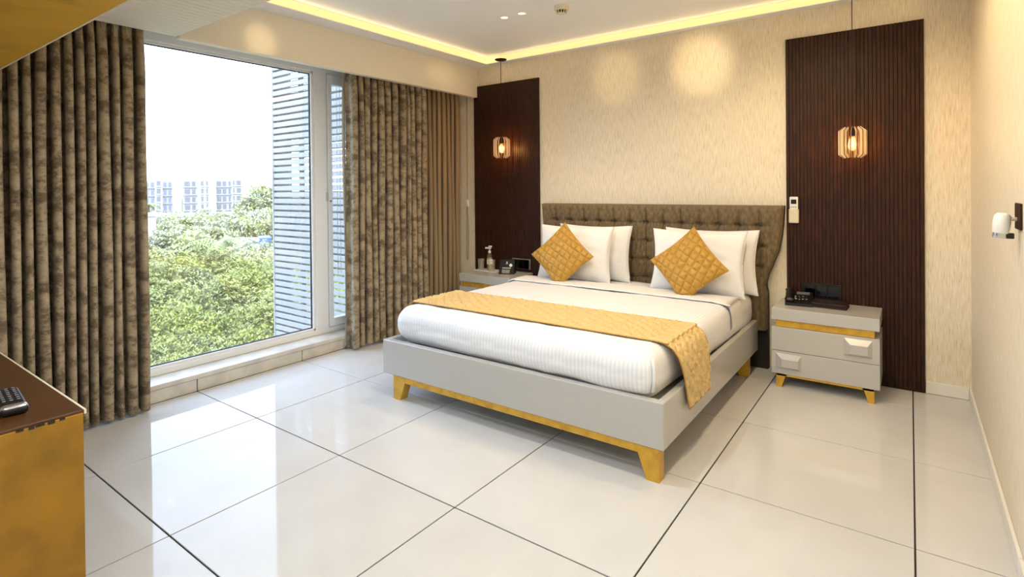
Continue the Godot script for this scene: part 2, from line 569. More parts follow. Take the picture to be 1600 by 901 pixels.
func window_unit() -> void:
	var wi := struct("window_1", "white framed window with one big fixed pane and a narrow side sash", "window")
	var x0 := -4.24
	var x1 := -4.155
	var fr: Material = M.frame_white
	part("frame_sill", span(Vector3(x0, 0.117, -0.80), Vector3(x1, 0.160, 1.90), 0.004), fr, wi)
	part("frame_head", span(Vector3(x0, 2.392, -0.80), Vector3(x1, 2.505, 1.90), 0.004), fr, wi)
	part("frame_jamb", span(Vector3(x0, 0.155, 1.82), Vector3(x1, 2.40, 1.90), 0.004), fr, wi)
	part("frame_jamb", span(Vector3(x0, 0.155, -0.80), Vector3(x1, 2.40, -0.70), 0.004), fr, wi)
	part("frame_mullion", span(Vector3(x0, 0.155, -0.388), Vector3(x1, 2.40, -0.262), 0.004), fr, wi)
	# beads round the big pane, its dark gasket and the glass
	var st := begin()
	add_box(st, Vector3(-4.18, 0.168, 0.79), Vector3(0.03, 0.022, 2.10), 0.003)
	add_box(st, Vector3(-4.18, 2.385, 0.79), Vector3(0.03, 0.022, 2.10), 0.003)
	add_box(st, Vector3(-4.18, 1.276, -0.252), Vector3(0.03, 2.24, 0.022), 0.003)
	part("glazing_bead", done(st), fr, wi)
	st = begin()
	add_box(st, Vector3(-4.19, 0.182, 0.79), Vector3(0.012, 0.007, 2.07))
	add_box(st, Vector3(-4.19, 2.371, 0.79), Vector3(0.012, 0.007, 2.07))
	add_box(st, Vector3(-4.19, 1.276, -0.238), Vector3(0.012, 2.19, 0.008))
	part("gasket", done(st), M.gasket, wi)
	part("pane", span(Vector3(-4.193, 0.178, -0.242), Vector3(-4.191, 2.375, 1.83)), M.window_glass, wi)
	# narrow opening sash
	var sash := part("sash", span(Vector3(-4.20, 0.165, -0.435), Vector3(-4.145, 2.385, -0.392), 0.004), fr, wi)
	part("sash_rail", span(Vector3(-4.20, 0.165, -0.66), Vector3(-4.145, 0.235, -0.435), 0.004), fr, sash)
	part("sash_rail", span(Vector3(-4.20, 2.30, -0.66), Vector3(-4.145, 2.385, -0.435), 0.004), fr, sash)
	part("sash_stile", span(Vector3(-4.20, 0.165, -0.70), Vector3(-4.145, 2.385, -0.655), 0.004), fr, sash)
	part("pane", span(Vector3(-4.181, 0.23, -0.657), Vector3(-4.179, 2.305, -0.433)), M.window_glass, sash)
	part("keyhole", lathe([Vector2(0, 0), Vector2(0.007, 0), Vector2(0.007, 0.004), Vector2(0, 0.005)], 12, false, Transform3D(Basis(Vector3.BACK, -PI / 2), Vector3(-4.146, 1.272, -0.412))), M.black_plastic, sash)
	part("lever", span(Vector3(-4.156, 1.27, -0.381), Vector3(-4.135, 1.35, -0.370), 0.004), M.silver, wi)
	# thin lifting cords of the blind behind the narrow sash
	for a in [[-0.50, "thin white blind cord in the narrow pane, the one nearer the handle"], [-0.53, "thin white blind cord in the narrow pane, the one nearer the drape"]]:
		single("blind_cord", tube([Vector3(-4.165, 2.29, a[0]), Vector3(-4.165, 0.62, a[0] + 0.004)], 0.0022, 6), M.white_plastic, a[1], "cord", Vector3.ZERO, "white cords at the narrow pane")

# ---------------------------------------------------------------- panels, drapes

func wall_panel(x0: float, x1: float, label: String) -> void:
	var o := thing("wood_panel", label, "wall panel")
	part("backing", span(Vector3(x0, 0.001, -1.9495), Vector3(x1, 2.45, -1.940)), M.walnut_dark, o)
	var n := 35
	var w := (x1 - x0) / n
	for k in n:
		part("slat", box(Vector3(w - 0.0026, 2.448, 0.012), 0.0018), M.walnut, o, Vector3(x0 + w * (k + 0.5), 1.2255, -1.936))

func drape(called: String, label: String, group: String, z0: float, z1: float, xc: float, top: float, bottom: float, folds: int, amp: float, seed_: int, m: Material, pinch := 0.5, spread := 0.0) -> Node3D:
	var o := thing(called, label, "curtain", Vector3.ZERO, group)
	var r := RandomNumberGenerator.new()
	r.seed = seed_
	var wide := []
	var deep := []
	var sway := []
	var total := 0.0
	for k in folds:
		wide.append(r.randf_range(0.7, 1.35)); deep.append(r.randf_range(0.7, 1.15)); sway.append(r.randf_range(-1, 1))
		total += wide[k]
	var start := [0.0]
	for k in folds: start.append(start[k] + wide[k] / total)
	var n := folds * 20
	var f := func(u: float, v: float) -> Vector3:
		var t := u * folds
		var k := mini(int(t), folds - 1)
		var q := t - k
		var c: float = lerpf(start[k], start[k + 1], q)
		var w: float = absf(z1 - z0) * wide[k] / total
		var gather := lerpf(pinch, 1.0, smoothstep(0.0, 0.12, v))
		var ph := TAU * q
		var a: float = amp * lerpf(deep[k], deep[(k + 1) % folds], q) * gather
		var z: float = lerpf(z0, z1, c) + signf(z1 - z0) * w * 0.20 * sin(2.0 * ph) + sway[k] * 0.006 * sin(v * 5.0 + k) * sin(PI * q)
		z += (z - (z0 + z1) / 2.0) * spread * v
		var x := xc - a * cos(ph) + 0.006 * sin(v * 7.0 + k * 1.7) * sin(PI * q)
		var y := lerpf(top, bottom, v)
		if v < 0.02: x -= 0.2 * a * cos(2.0 * ph)
		if v > 0.97: y += 0.006 * cos(ph + k)
		return Vector3(x, y, z)
	part("fabric", surf(n, 40, f, z1 > z0, Vector2(absf(z1 - z0) * 2.2, top - bottom) / 2.4), m, o)
	# stitched heading with one pinch pleat on each fold
	for k in folds:
		var c: float = lerpf(start[k], start[k + 1], 0.5)
		var z := lerpf(z0, z1, c)
		var st := begin(true)
		for s in [-1.0, 0.0, 1.0]:
			add_tube(st, [Vector3(xc + amp * 0.45, top - 0.11, z + s * 0.003), Vector3(xc + amp * 0.55, top - 0.05, z + s * 0.007), Vector3(xc + amp * 0.7, top + 0.004, z + s * 0.013)], 0.006, 6)
		part("pinch_pleat", done(st), m, o)
	return o

func drapes() -> void:
	drape("drape", "mottled taupe drape at the left edge of the window, beside the brown desk", "mottled taupe drapes", 2.45, 1.125, -3.885, 2.395, 0.022, 21, 0.074, 5, M.mottled_drape, 0.55)
	var d := drape("drape", "mottled taupe drape hanging between the narrow window pane and the plain beige drape", "mottled taupe drapes", -1.30, -0.40, -3.862, 2.50, 0.022, 12, 0.062, 9, M.mottled_drape, 0.6, 0.02)
	part("lining", surf(6, 24, func(u: float, v: float) -> Vector3: return Vector3(-3.93 - 0.02 * u, lerpf(2.48, 0.03, v), -0.392 + 0.012 * v + 0.012 * sin(v * 6.0) - 0.05 * u)), M.lining, d)
	drape("blackout_drape", "plain beige drape nearest the headboard wall, behind the mottled drape", "", -1.92, -1.22, -3.985, 2.52, 0.13, 11, 0.042, 14, M.plain_drape, 0.6)
	var c := thing("curtain_cord", "thin beige curtain cord with white cleat beside the left dark panel", "cord")
	var st := begin()
	add_box(st, Vector3(-3.868, 1.215, -1.938), Vector3(0.026, 0.075, 0.022), 0.005)
	part("cleat", done(st), M.white_plastic, c)
	part("cord", tube([Vector3(-3.868, 2.5, -1.945), Vector3(-3.868, 1.24, -1.932), Vector3(-3.862, 1.18, -1.925), Vector3(-3.852, 0.9, -1.926), Vector3(-3.860, 0.62, -1.930), Vector3(-3.876, 0.60, -1.932), Vector3(-3.884, 0.7, -1.934), Vector3(-3.876, 1.19, -1.93)], 0.003, 6), M.plain_drape, c)

# ---------------------------------------------------------------- bed

func headboard_half(y: float) -> float:
	var ys := [0.0, 0.50, 0.56, 0.63, 0.70, 0.78, 0.90, 1.00, 1.10, 1.23]
	var hs := [0.925, 0.925, 0.925, 0.912, 0.928, 0.962, 1.004, 1.022, 1.031, 1.040]
	for k in ys.size() - 1:
		if y <= ys[k + 1]:
			return lerpf(hs[k], hs[k + 1], smoothstep(0.0, 1.0, (y - ys[k]) / (ys[k + 1] - ys[k])) * 0.4 + 0.6 * (y - ys[k]) / (ys[k + 1] - ys[k]))
	return hs[-1]

func bed() -> void:
	var b := thing("bed", "double bed with glossy greige frame, gold feet and a brown tufted headboard", "bed")
	var g: Material = M.greige
	part("footboard", span(Vector3(-2.85, 0.155, 0.075), Vector3(-0.928, 0.375, 0.12), 0.003), g, b)
	part("side_rail", span(Vector3(-0.965, 0.155, -1.80), Vector3(-0.928, 0.375, 0.075), 0.003), g, b)
	part("side_rail", span(Vector3(-2.85, 0.155, -1.80), Vector3(-2.813, 0.375, 0.075), 0.003), g, b)
	part("platform", span(Vector3(-2.813, 0.20, -1.80), Vector3(-0.965, 0.335, 0.075)), M.greige, b)
	part("base_rail", span(Vector3(-2.752, 0.117, 0.085), Vector3(-0.952, 0.155, 0.116), 0.002), M.gold_paint, b)
	for s in [-1.0, 1.0]:
		var outer: float = -0.951 if s > 0 else -2.753
		for z in [0.117, -1.60]:
			var p := PackedVector2Array([Vector2(outer, 0.0), Vector2(outer, 0.153), Vector2(outer - s * 0.125, 0.153), Vector2(outer - s * 0.125, 0.135), Vector2(outer - s * 0.105, 0.118), Vector2(outer - s * 0.062, 0.0)])
			part("leg", prism(p, z - 0.062, z), M.gold_paint, b)
	# headboard: shaped board, upholstered front with square tufting
	var cx := -1.797
	var outline := PackedVector2Array()
	for k in 41: outline.append(Vector2(cx + headboard_half(1.222 * k / 40.0), 1.222 * k / 40.0))
	for k in range(40, -1, -1): outline.append(Vector2(cx - headboard_half(1.222 * k / 40.0), 1.222 * k / 40.0))
	var hb := part("headboard", prism(outline, -1.93, -1.872), M.velvet_edge, b)
	var pitch := 0.1465
	var rows := [1.073, 0.921, 0.768, 0.615]
	var front := func(u: float, v: float) -> Vector3:
		var y := lerpf(0.30, 1.225, v)
		var half := headboard_half(minf(y, 1.222)) + 0.002
		var x := cx + (u * 2.0 - 1.0) * half
		var edge: float = minf(half - absf(x - cx), 1.225 - y)
		var puff := 0.022 * sqrt(clampf(edge / 0.035, 0.0, 1.0))
		var i := (x + 0.914) / pitch
		var fx := absf(i - roundf(i)) * pitch
		var j := (y - 0.615) / 0.1527
		var jr := clampf(roundf(j), 0.0, 3.0)
		var fy := absf(j - jr) * 0.1527
		var inside := smoothstep(0.02, 0.10, edge)
		var seam: float = 0.022 * exp(-fx / 0.008)
		seam = maxf(seam, 0.009 * exp(-fy / 0.012)) * inside
		var tuft := 0.034 * exp(-(fx * fx * 0.6 + fy * fy * 2.0) / 0.0006) * inside
		var wr := 0.004 * exp(-fy / 0.022) * sin(fx * 230.0) * inside
		if edge < 0.004: return Vector3(x, y, -1.873)
		var pillow := 0.007 * sqrt(sin(PI * fx / pitch)) * inside
		return Vector3(x, y, -1.820 + puff + pillow - seam - tuft + wr)
	part("upholstery", surf(520, 200, front, false), M.velvet, hb)

func bedding() -> void:
	var n := FastNoiseLite.new()
	n.seed = 4
	n.frequency = 5.0
	n.fractal_octaves = 3
	var wrinkle := func(p: Vector3, _n: Vector3) -> float: return 0.006 * n.get_noise_3d(p.x, p.y * 1.6, p.z)
	single("mattress", rounded(Vector3(1.80, 0.245, 1.84), 0.075, Vector3i(40, 6, 40), wrinkle), M.sheet, "mattress in a white fitted sheet lying in the bed frame", "mattress", Vector3(-1.872, 0.457, -0.885)).rotation.y = -0.026
	# duvet over the foot two thirds of the bed: striped satin front, folded-back band at the head end
	var du := thing("duvet", "white striped duvet tucked over the mattress with a turned-back band near the pillows", "duvet")
	var du_w := func(p: Vector3, nn: Vector3) -> float:
		var sag := 0.006 * n.get_noise_3d(p.x * 0.5, 1.7, p.z * 0.5)
		if nn.z > 0.5: sag += 0.010 * n.get_noise_3d(p.x * 0.4, p.y, 3.0) + 0.012 * sin(PI * clampf((p.y + 0.11) / 0.2, 0, 1))
		return sag + 0.003 * n.get_noise_3d(p.x * 2.0, p.y * 3.0, p.z * 2.0)
	part("cover", rounded(Vector3(1.822, 0.235, 1.46), 0.085, Vector3i(70, 8, 50), du_w), M.striped_sheet, du, Vector3(-1.880, 0.472, -0.655)).rotation.y = -0.026
	var band := [Vector2(-2.815, 0.44), Vector2(-2.812, 0.52), Vector2(-2.785, 0.572), Vector2(-2.735, 0.595), Vector2(-2.66, 0.600), Vector2(-1.888, 0.601), Vector2(-1.03, 0.600), Vector2(-0.985, 0.591), Vector2(-0.956, 0.564), Vector2(-0.946, 0.52), Vector2(-0.944, 0.44)]
	var bc := Curve2D.new()
	for q: Vector2 in band: bc.add_point(q)
	var bl := bc.get_baked_length()
	var fold := func(u: float, v: float) -> Vector3:
		var q := bc.sample_baked(u * bl, true)
		var lift: float = 0.006 * sin(PI * clampf(v * 1.4, 0.0, 0.5)) + 0.003 * n.get_noise_2d(u * 5.0, v)
		var side := clampf((q.x + 1.15) / 0.2, 0.0, 1.0)
		return Vector3(q.x, q.y + lift, lerpf(-1.195, -1.41, v) + 0.05 * side * side * (1.0 - v) + 0.006 * sin(u * 9.0))
	part("turn_back", surf(160, 16, fold), M.sheet, du)
	var lip := []
	for k in 81: lip.append(fold.call(0.02 + k / 80.0 * 0.90, 0.0) + Vector3(0, 0.0, 0.002))
	part("turn_back_lip", tube(lip, 0.0048, 8), M.sheet, du)
	# corner fold of the tucked cover
	part("corner_fold", tube([Vector3(-1.005, 0.555, 0.055), Vector3(-0.990, 0.51, 0.072), Vector3(-0.987, 0.46, 0.076), Vector3(-0.995, 0.40, 0.072)], 0.009, 8), M.sheet, du)
	# quilted runner across the foot, hanging over both sides
	var path := [Vector2(-2.862, 0.27), Vector2(-2.858, 0.40), Vector2(-2.848, 0.50), Vector2(-2.825, 0.565), Vector2(-2.775, 0.590), Vector2(-2.70, 0.596), Vector2(-1.888, 0.597), Vector2(-1.06, 0.596), Vector2(-1.00, 0.589), Vector2(-0.950, 0.56), Vector2(-0.925, 0.505), Vector2(-0.915, 0.42), Vector2(-0.913, 0.34), Vector2(-0.910, 0.255)]
	var curve := Curve2D.new()
	for k in path.size():
		var d: Vector2 = (path[mini(k + 1, path.size() - 1)] - path[maxi(k - 1, 0)]).normalized()
		var l: float = (path[mini(k + 1, path.size() - 1)] - path[maxi(k - 1, 0)]).length() * 0.0
		curve.add_point(path[k], -d * l, d * l)
	var length := curve.get_baked_length()
	var rn := func(u: float, v: float, lift: float) -> Vector3:
		var s := u * length
		var p := curve.sample_baked(s, true)
		var q := curve.sample_baked(minf(s + 0.01, length), true) - curve.sample_baked(maxf(s - 0.01, 0.0), true)
		var nn := Vector2(-q.y, q.x).normalized()
		var hang := clampf((0.56 - p.y) / 0.30, 0.0, 1.0)
		var near := -0.085 - 0.10 * hang
		var far := -0.545 + 0.015 * hang
		var z := lerpf(near, far, v)
		var aa := (s * 0.8 + z * 1.0) * 42.0
		var bb := (s * 0.8 - z * 1.0) * 42.0
		var h := 0.011 * sqrt(absf(sin(aa) * sin(bb)))
		h += 0.007 * n.get_noise_3d(s * 8.0, z * 8.0, 9.0)
		h += hang * (0.012 * n.get_noise_3d(z * 12.0, s * 3.5, 2.0))
		var rim: float = minf(minf(v, 1.0 - v) * 0.46, minf(u, 1.0 - u) * length)
		h *= smoothstep(0.0, 0.02, rim)
		h += lift
		return Vector3(p.x + nn.x * h, p.y + nn.y * h, z)
	var ru := thing("bed_runner", "gold quilted runner laid across the foot of the bed", "bed runner")
	var st := begin(true)
	add_surf(st, 700, 120, func(u: float, v: float) -> Vector3: return rn.call(u, v, 0.002), false)
	part("quilt", done(st), M.runner_satin, ru)
	for e in [0.0, 1.0]:
		var pts := []
		for k in 101: pts.append(rn.call(k / 100.0, e, 0.002))
		part("hem", tube(pts, 0.0035, 6), M.runner_hem, ru)
	for e in [0.0, 1.0]:
		var pts := []
		for k in 21: pts.append(rn.call(e, k / 20.0, 0.002))
		part("hem", tube(pts, 0.0045, 6), M.runner_hem, ru)

func cushion_mesh(w: float, h: float, t: float, pinch: float, n: int, power: float, quilt: Variant = null, seed_ := 1, rest := Vector2.ZERO) -> ArrayMesh:
	var noise := FastNoiseLite.new()
	noise.seed = seed_
	noise.frequency = 4.0
	var st := begin(true)
	for s in [-1.0, 1.0]:
		var f := func(a: float, b: float) -> Vector3:
			var u := sin((a * 2.0 - 1.0) * PI / 2)
			var v := sin((b * 2.0 - 1.0) * PI / 2)
			var x := w / 2 * u * (1.0 - pinch * (1.0 - v * v) * u * u)
			var y := h / 2 * v * (1.0 - pinch * (1.0 - u * u) * v * v)
			var full := pow(maxf((1.0 - u * u) * (1.0 - v * v), 0.0), power)
			var z := t / 2 * full + 0.012 * noise.get_noise_2d(x * 2.0 + s, y * 2.0) * full
			if quilt != null: z += float(quilt.call(x, y)) * smoothstep(0.0, 0.25, full)
			if rest.y > 0.0:
				var q := Vector2(x, y).rotated(rest.x)
				if q.y < -rest.y: q.y = -rest.y + (q.y + rest.y) * 0.12
				q = q.rotated(-rest.x)
				return Vector3(q.x, q.y, z * s)
			return Vector3(x, y, z * s)
		add_surf(st, n, n, f, s < 0.0)
	return done(st)

func lean(o: Node3D, tilt: float, yaw: float, roll := 0.0) -> void:
	o.basis = Basis(Vector3.UP, yaw) * Basis(Vector3.RIGHT, tilt) * Basis(Vector3.BACK, roll)

func pillows() -> void:
	var pm := cushion_mesh(0.70, 0.47, 0.165, 0.085, 48, 0.42, null, 3)
	var seam_pts := []
	for k in 81:
		var a := TAU * k / 80.0
		var c := cos(a)
		var s := sin(a)
		var m := maxf(absf(c), absf(s))
		var u := c / m
		var v := s / m
		seam_pts.append(Vector3(0.35 * u * (1.0 - 0.085 * (1.0 - v * v) * u * u), 0.235 * v * (1.0 - 0.085 * (1.0 - u * u) * v * v), 0))
	var seam := tube(seam_pts, 0.004, 6)
	for a in [
		[Vector3(-2.33, 0.812, -1.54), -0.17, 0.02, "white pillow in front on the left side of the bed, behind a gold cushion"],
		[Vector3(-2.23, 0.812, -1.70), -0.12, 0.0, "white pillow at the back on the left side, touching the headboard"],
		[Vector3(-1.290, 0.812, -1.53), -0.17, -0.02, "white pillow in front on the right side of the bed, behind a gold cushion"],
		[Vector3(-1.245, 0.812, -1.70), -0.12, 0.0, "white pillow at the back on the right side, touching the headboard"]]:
		var o := thing("pillow", a[3], "pillow", a[0], "white pillows against the headboard")
		part("case", pm, M.pillow_cotton, o)
		part("seam", seam, M.pillow_cotton, o)
		lean(o, a[1], a[2])
	for a in [
		[Vector3(-2.352, 0.808, -1.362), -0.30, 0.10, 0.80, "gold quilted diamond-set cushion on the left pillows", 0.0],
		[Vector3(-1.298, 0.808, -1.358), -0.30, 0.0, 0.72, "gold quilted diamond-set cushion on the right pillows", 1.0]]:
		var ca := cos(0.35)
		var sa := sin(0.35)
		var roll: float = a[3]
		var quilt := func(x: float, y: float) -> float:
			var p := Vector2(x, y).rotated(roll)      # as it stands, upright
			var d1 := p.x * 0.92 - p.y * 0.40
			var d2 := p.x * 0.50 + p.y * 0.87
			var i := d1 / 0.052
			var j := d2 / 0.052
			var f := minf(absf(i - roundf(i)), absf(j - roundf(j))) * 0.052
			return -0.014 * exp(-f / 0.0045)
		var o := thing("cushion", a[4], "cushion", a[0], "gold quilted cushions")
		part("cover", cushion_mesh(0.40, 0.40, 0.14, 0.08, 130, 0.45, quilt, 8, Vector2(roll, 0.212)), M.gold_satin, o)
		var pts := []
		for k in 81:
			var t := TAU * k / 80.0
			var mm := maxf(absf(cos(t)), absf(sin(t)))
			var u := cos(t) / mm
			var v := sin(t) / mm
			var pq := Vector2(0.20 * u * (1.0 - 0.08 * (1.0 - v * v) * u * u), 0.20 * v * (1.0 - 0.08 * (1.0 - u * u) * v * v)).rotated(roll)
			if pq.y < -0.212: pq.y = -0.212 + (pq.y + 0.212) * 0.12
			pq = pq.rotated(-roll)
			pts.append(Vector3(pq.x, pq.y, 0))
			# (1.0 - 0.08 * (1.0 - v * v) * u * u), 0.20 * v * (1.0 - 0.08 * (1.0 - u * u) * v * v), 0))
		part("piping", tube(pts, 0.0035, 6), M.gold_satin, o)
		lean(o, a[1], a[2], roll)

# ---------------------------------------------------------------- bedside cabinets

func frustum(st: SurfaceTool, x0: float, x1: float, y0: float, y1: float, z: float, d: float, l: float, r: float, b: float, t: float) -> void:
	var a := [Vector3(x0, y0, z), Vector3(x1, y0, z), Vector3(x1, y1, z), Vector3(x0, y1, z)]
	var c := [Vector3(x0 + l, y0 + b, z + d), Vector3(x1 - r, y0 + b, z + d), Vector3(x1 - r, y1 - t, z + d), Vector3(x0 + l, y1 - t, z + d)]
	quad(st, c[0], c[1], c[2], c[3], Vector3.BACK)
	for k in 4:
		var m := (k + 1) % 4
		var out: Vector3 = (a[k] + a[m]) / 2.0 - (a[0] + a[2]) / 2.0
		quad(st, a[k], a[m], c[m], c[k], out + Vector3.BACK * 0.05)

func nightstand(at: Vector3, label: String) -> void:
	var o := thing("nightstand", label, "nightstand", at, "greige bedside cabinets")
	var g: Material = M.greige
	var h := 0.31
	part("body", span(Vector3(-h + 0.03, 0.085, -0.385), Vector3(h - 0.03, 0.457, -0.024)), g, o)
	part("side_panel", span(Vector3(-h, 0.09, -0.39), Vector3(-h + 0.03, 0.408, -0.018), 0.002), g, o)
	part("side_panel", span(Vector3(h - 0.03, 0.09, -0.39), Vector3(h, 0.408, -0.018), 0.002), g, o)
	part("top", span(Vector3(-h, 0.455, -0.395), Vector3(h, 0.535, 0.0), 0.003), g, o)
	part("gold_band", span(Vector3(-h + 0.028, 0.41, -0.10), Vector3(h - 0.028, 0.455, -0.012), 0.001), M.gold_paint, o)
	for e in [[0.2485, 0.408, 0.115, 0.272, 0.283, 0.395], [0.09, 0.2455, -0.285, -0.125, 0.128, 0.232]]:
		var d := part("drawer", span(Vector3(-h, e[0], -0.02), Vector3(h, e[1], 0.0), 0.002), g, o)
		var st := begin()
		if e[2] > 0: frustum(st, e[2], e[3], e[4], e[5], -0.001, 0.022, 0.040, 0.025, 0.016, 0.038)
		else: frustum(st, e[2], e[3], e[4], e[5], -0.001, 0.022, 0.042, 0.020, 0.014, 0.036)
		part("faceted_pull", done(st), g, d)
	part("base_rail", span(Vector3(-h + 0.03, 0.076, -0.03), Vector3(h - 0.03, 0.092, -0.004), 0.001), M.gold_paint, o)
	for s in [-1.0, 1.0]:
		for z in [-0.004, -0.36]:
			var x: float = s * (h - 0.03)
			part("leg", prism(PackedVector2Array([Vector2(x, 0.0), Vector2(x, 0.09), Vector2(x - s * 0.062, 0.09), Vector2(x - s * 0.062, 0.079), Vector2(x - s * 0.055, 0.076), Vector2(x - s * 0.032, 0.0)]), z - 0.04, z), M.gold_paint, o)

func bedside_things() -> void:
	nightstand(Vector3(-0.475, 0, -1.53), "greige lacquer nightstand with gold band and faceted drawer pulls, carrying the telephone")
	nightstand(Vector3(-3.325, 0, -1.525), "greige lacquer nightstand beyond the bed by the drapes, carrying the glasses")
	var top := 0.535
	# telephone
	var ph := thing("telephone", "black desk telephone on the right nightstand", "telephone", Vector3(-0.645, top, -1.75))
	ph.rotation.y = 0.12
	part("body", prism(PackedVector2Array([Vector2(-0.08, 0.0), Vector2(0.08, 0.0), Vector2(0.08, 0.022), Vector2(0.05, 0.035), Vector2(-0.08, 0.075)]), -0.085, 0.085, Transform3D(Basis(Vector3.UP, -PI / 2), Vector3.ZERO)), M.black_plastic, ph)
	var hs := part("handset", rounded(Vector3(0.045, 0.026, 0.16), 0.012, Vector3i(2, 2, 6), func(p: Vector3, nn: Vector3) -> float: return 0.008 * smoothstep(0.04, 0.075, absf(p.z)) if nn.y < 0.3 else 0.0), M.black_plastic, ph, Vector3(-0.058, 0.064, 0.0))
	hs.rotation.x = 0.30
	part("display", span(Vector3(-0.015, -0.001, -0.016), Vector3(0.065, 0.003, 0.016)), M.grey_plastic, ph, Vector3(0, 0.069, -0.045)).rotation.x = 0.32
	for i in 4:
		for j in 3:
			part("key", box(Vector3(0.014, 0.005, 0.011), 0.0015), M.grey_plastic if j == 2 and i > 1 else M.black_gloss, ph, Vector3(-0.02 + i * 0.022, 0.056 - j * 0.0058, 0.0 + j * 0.019)).rotation.x = 0.30
	# leather folder
	var fo := thing("leather_folder", "dark brown leather folder lying on the right nightstand", "folder", Vector3(-0.455, top, -1.775))
	fo.rotation.y = -0.04
	part("cover", span(Vector3(-0.105, 0.0, -0.085), Vector3(0.105, 0.006, 0.085), 0.002), M.leather, fo)
	part("cover", span(Vector3(-0.105, 0.024, -0.085), Vector3(0.105, 0.032, 0.085), 0.003), M.leather, fo)
	part("spine", span(Vector3(-0.112, 0.0, -0.085), Vector3(-0.100, 0.032, 0.085), 0.004), M.leather, fo)
	part("pages", span(Vector3(-0.100, 0.006, -0.080), Vector3(0.100, 0.024, 0.080)), M.bronze, fo)
	# socket plates on both panels
	var sp := thing("socket_plate", "black socket plate on the dark panel above the right nightstand", "socket", Vector3(-0.525, 0.612, -1.9245), "black socket plates")
	part("frame", box(Vector3(0.245, 0.105, 0.010), 0.003), M.black_plastic, sp)
	for k in 3: part("module", box(Vector3(0.066, 0.085, 0.006), 0.002), M.black_gloss, sp, Vector3(-0.072 + 0.072 * k, 0, 0.006))
	var sq := thing("socket_plate", "black switch plate with a silver rim on the dark panel above the left nightstand", "socket", Vector3(-3.16, 0.614, -1.9245), "black socket plates")
	part("frame", box(Vector3(0.225, 0.105, 0.010), 0.003), M.silver, sq)
	for k in 3: part("module", box(Vector3(0.066, 0.088, 0.006), 0.002), M.black_gloss, sq, Vector3(-0.068 + 0.066 * k, -0.003, 0.006))
	# tray with two tumblers and a pump bottle
	single("tray_mat", span(Vector3(-0.15, 0, -0.07), Vector3(0.15, 0.006, 0.07), 0.002), M.white_plastic, "pale serving mat under the glasses on the left nightstand", "mat", Vector3(-3.475, top, -1.80))
	for a in [[Vector3(-3.547, 0.541, -1.765), "clear drinking glass on the left of the pump bottle"], [Vector3(-3.40, 0.541, -1.755), "clear drinking glass on the right of the pump bottle"]]:
		single("tumbler", lathe([Vector2(0, 0), Vector2(0.028, 0), Vector2(0.034, 0.115), Vector2(0.031, 0.115), Vector2(0.026, 0.012), Vector2(0, 0.012)], 24), M.clear_glass, a[1], "glass", a[0], "drinking glasses")
	var bt := thing("pump_bottle", "clear pump bottle with a white spout between the two drinking glasses", "bottle", Vector3(-3.475, 0.541, -1.815))
	part("bottle", lathe([Vector2(0, 0), Vector2(0.028, 0), Vector2(0.03, 0.005), Vector2(0.03, 0.145), Vector2(0.012, 0.165), Vector2(0.012, 0.18)], 20), M.clear_glass, bt)
	part("contents", lathe([Vector2(0, 0.004), Vector2(0.026, 0.004), Vector2(0.026, 0.125), Vector2(0, 0.125)], 20), M.amber_liquid, bt)
	part("label", lathe([Vector2(0.0305, 0.06), Vector2(0.0305, 0.11)], 20), M.white_plastic, bt)
	part("collar", lathe([Vector2(0.014, 0.172), Vector2(0.014, 0.195), Vector2(0.005, 0.198), Vector2(0.005, 0.215)], 16), M.white_plastic, bt)
	var no := part("spout", span(Vector3(-0.055, 0.212, -0.010), Vector3(0.018, 0.23, 0.010), 0.004), M.white_plastic, bt)
	part("press_top", span(Vector3(-0.008, 0.229, -0.014), Vector3(0.024, 0.247, 0.014), 0.004), M.white_plastic, no)
	# folded black card
	var tc := thing("tent_card", "black folded tent card with white marks on the left nightstand", "card", Vector3(-3.205, top, -1.755))
	tc.rotation.y = 0.38
	part("card", prism(PackedVector2Array([Vector2(-0.055, 0), Vector2(0.055, 0), Vector2(0.005, 0.135), Vector2(-0.005, 0.135)]), -0.075, 0.075, Transform3D(Basis(Vector3.UP, PI / 2), Vector3.ZERO)), M.black_plastic, tc)
	var face := Basis(Vector3.RIGHT, -0.355)
	var marks := part("printed_marks", marks_mesh(), M.white_plastic, tc, Vector3(0, 0.0, 0.0565))
	marks.basis = face
	# air conditioner remote in its cradle
	var re := thing("wall_remote", "white air conditioner remote in a wall holder on the right dark panel", "remote control", Vector3(-0.700, 1.19, -1.93))
	part("remote", span(Vector3(-0.028, -0.075, 0.004), Vector3(0.028, 0.098, 0.022), 0.005), M.white_plastic, re)
	part("screen", span(Vector3(-0.018, 0.045, 0.0215), Vector3(0.018, 0.078, 0.0228)), M.black_gloss, re)
	for k in 3: part("button", box(Vector3(0.009, 0.007, 0.002), 0.0008), M.grey_plastic, re, Vector3(-0.014 + 0.014 * k, 0.022, 0.0225))
	part("holder", span(Vector3(-0.033, -0.095, 0.0), Vector3(0.033, 0.008, 0.03), 0.005), M.ivory_plastic, re)

func marks_mesh() -> ArrayMesh:
	var st := begin()
	add_box(st, Vector3(0.0, 0.118, 0), Vector3(0.010, 0.016, 0.001))
	add_box(st, Vector3(0.0, 0.104, 0), Vector3(0.022, 0.004, 0.001))
	for k in 7: add_box(st, Vector3(-0.038 + k * 0.0125, 0.062, 0), Vector3(0.009, 0.009, 0.001))
	for k in 4: add_box(st, Vector3(-0.006, 0.042 - k * 0.009, 0), Vector3(0.085 - 0.012 * (k % 2), 0.003, 0.001))
	add_lathe(st, [Vector2(0.016, 0), Vector2(0.016, 0.001), Vector2(0, 0.001)], 18, Transform3D(Basis(Vector3.RIGHT, PI / 2), Vector3(0.04, 0.09, 0)))
	return done(st)

# ---------------------------------------------------------------- lamps

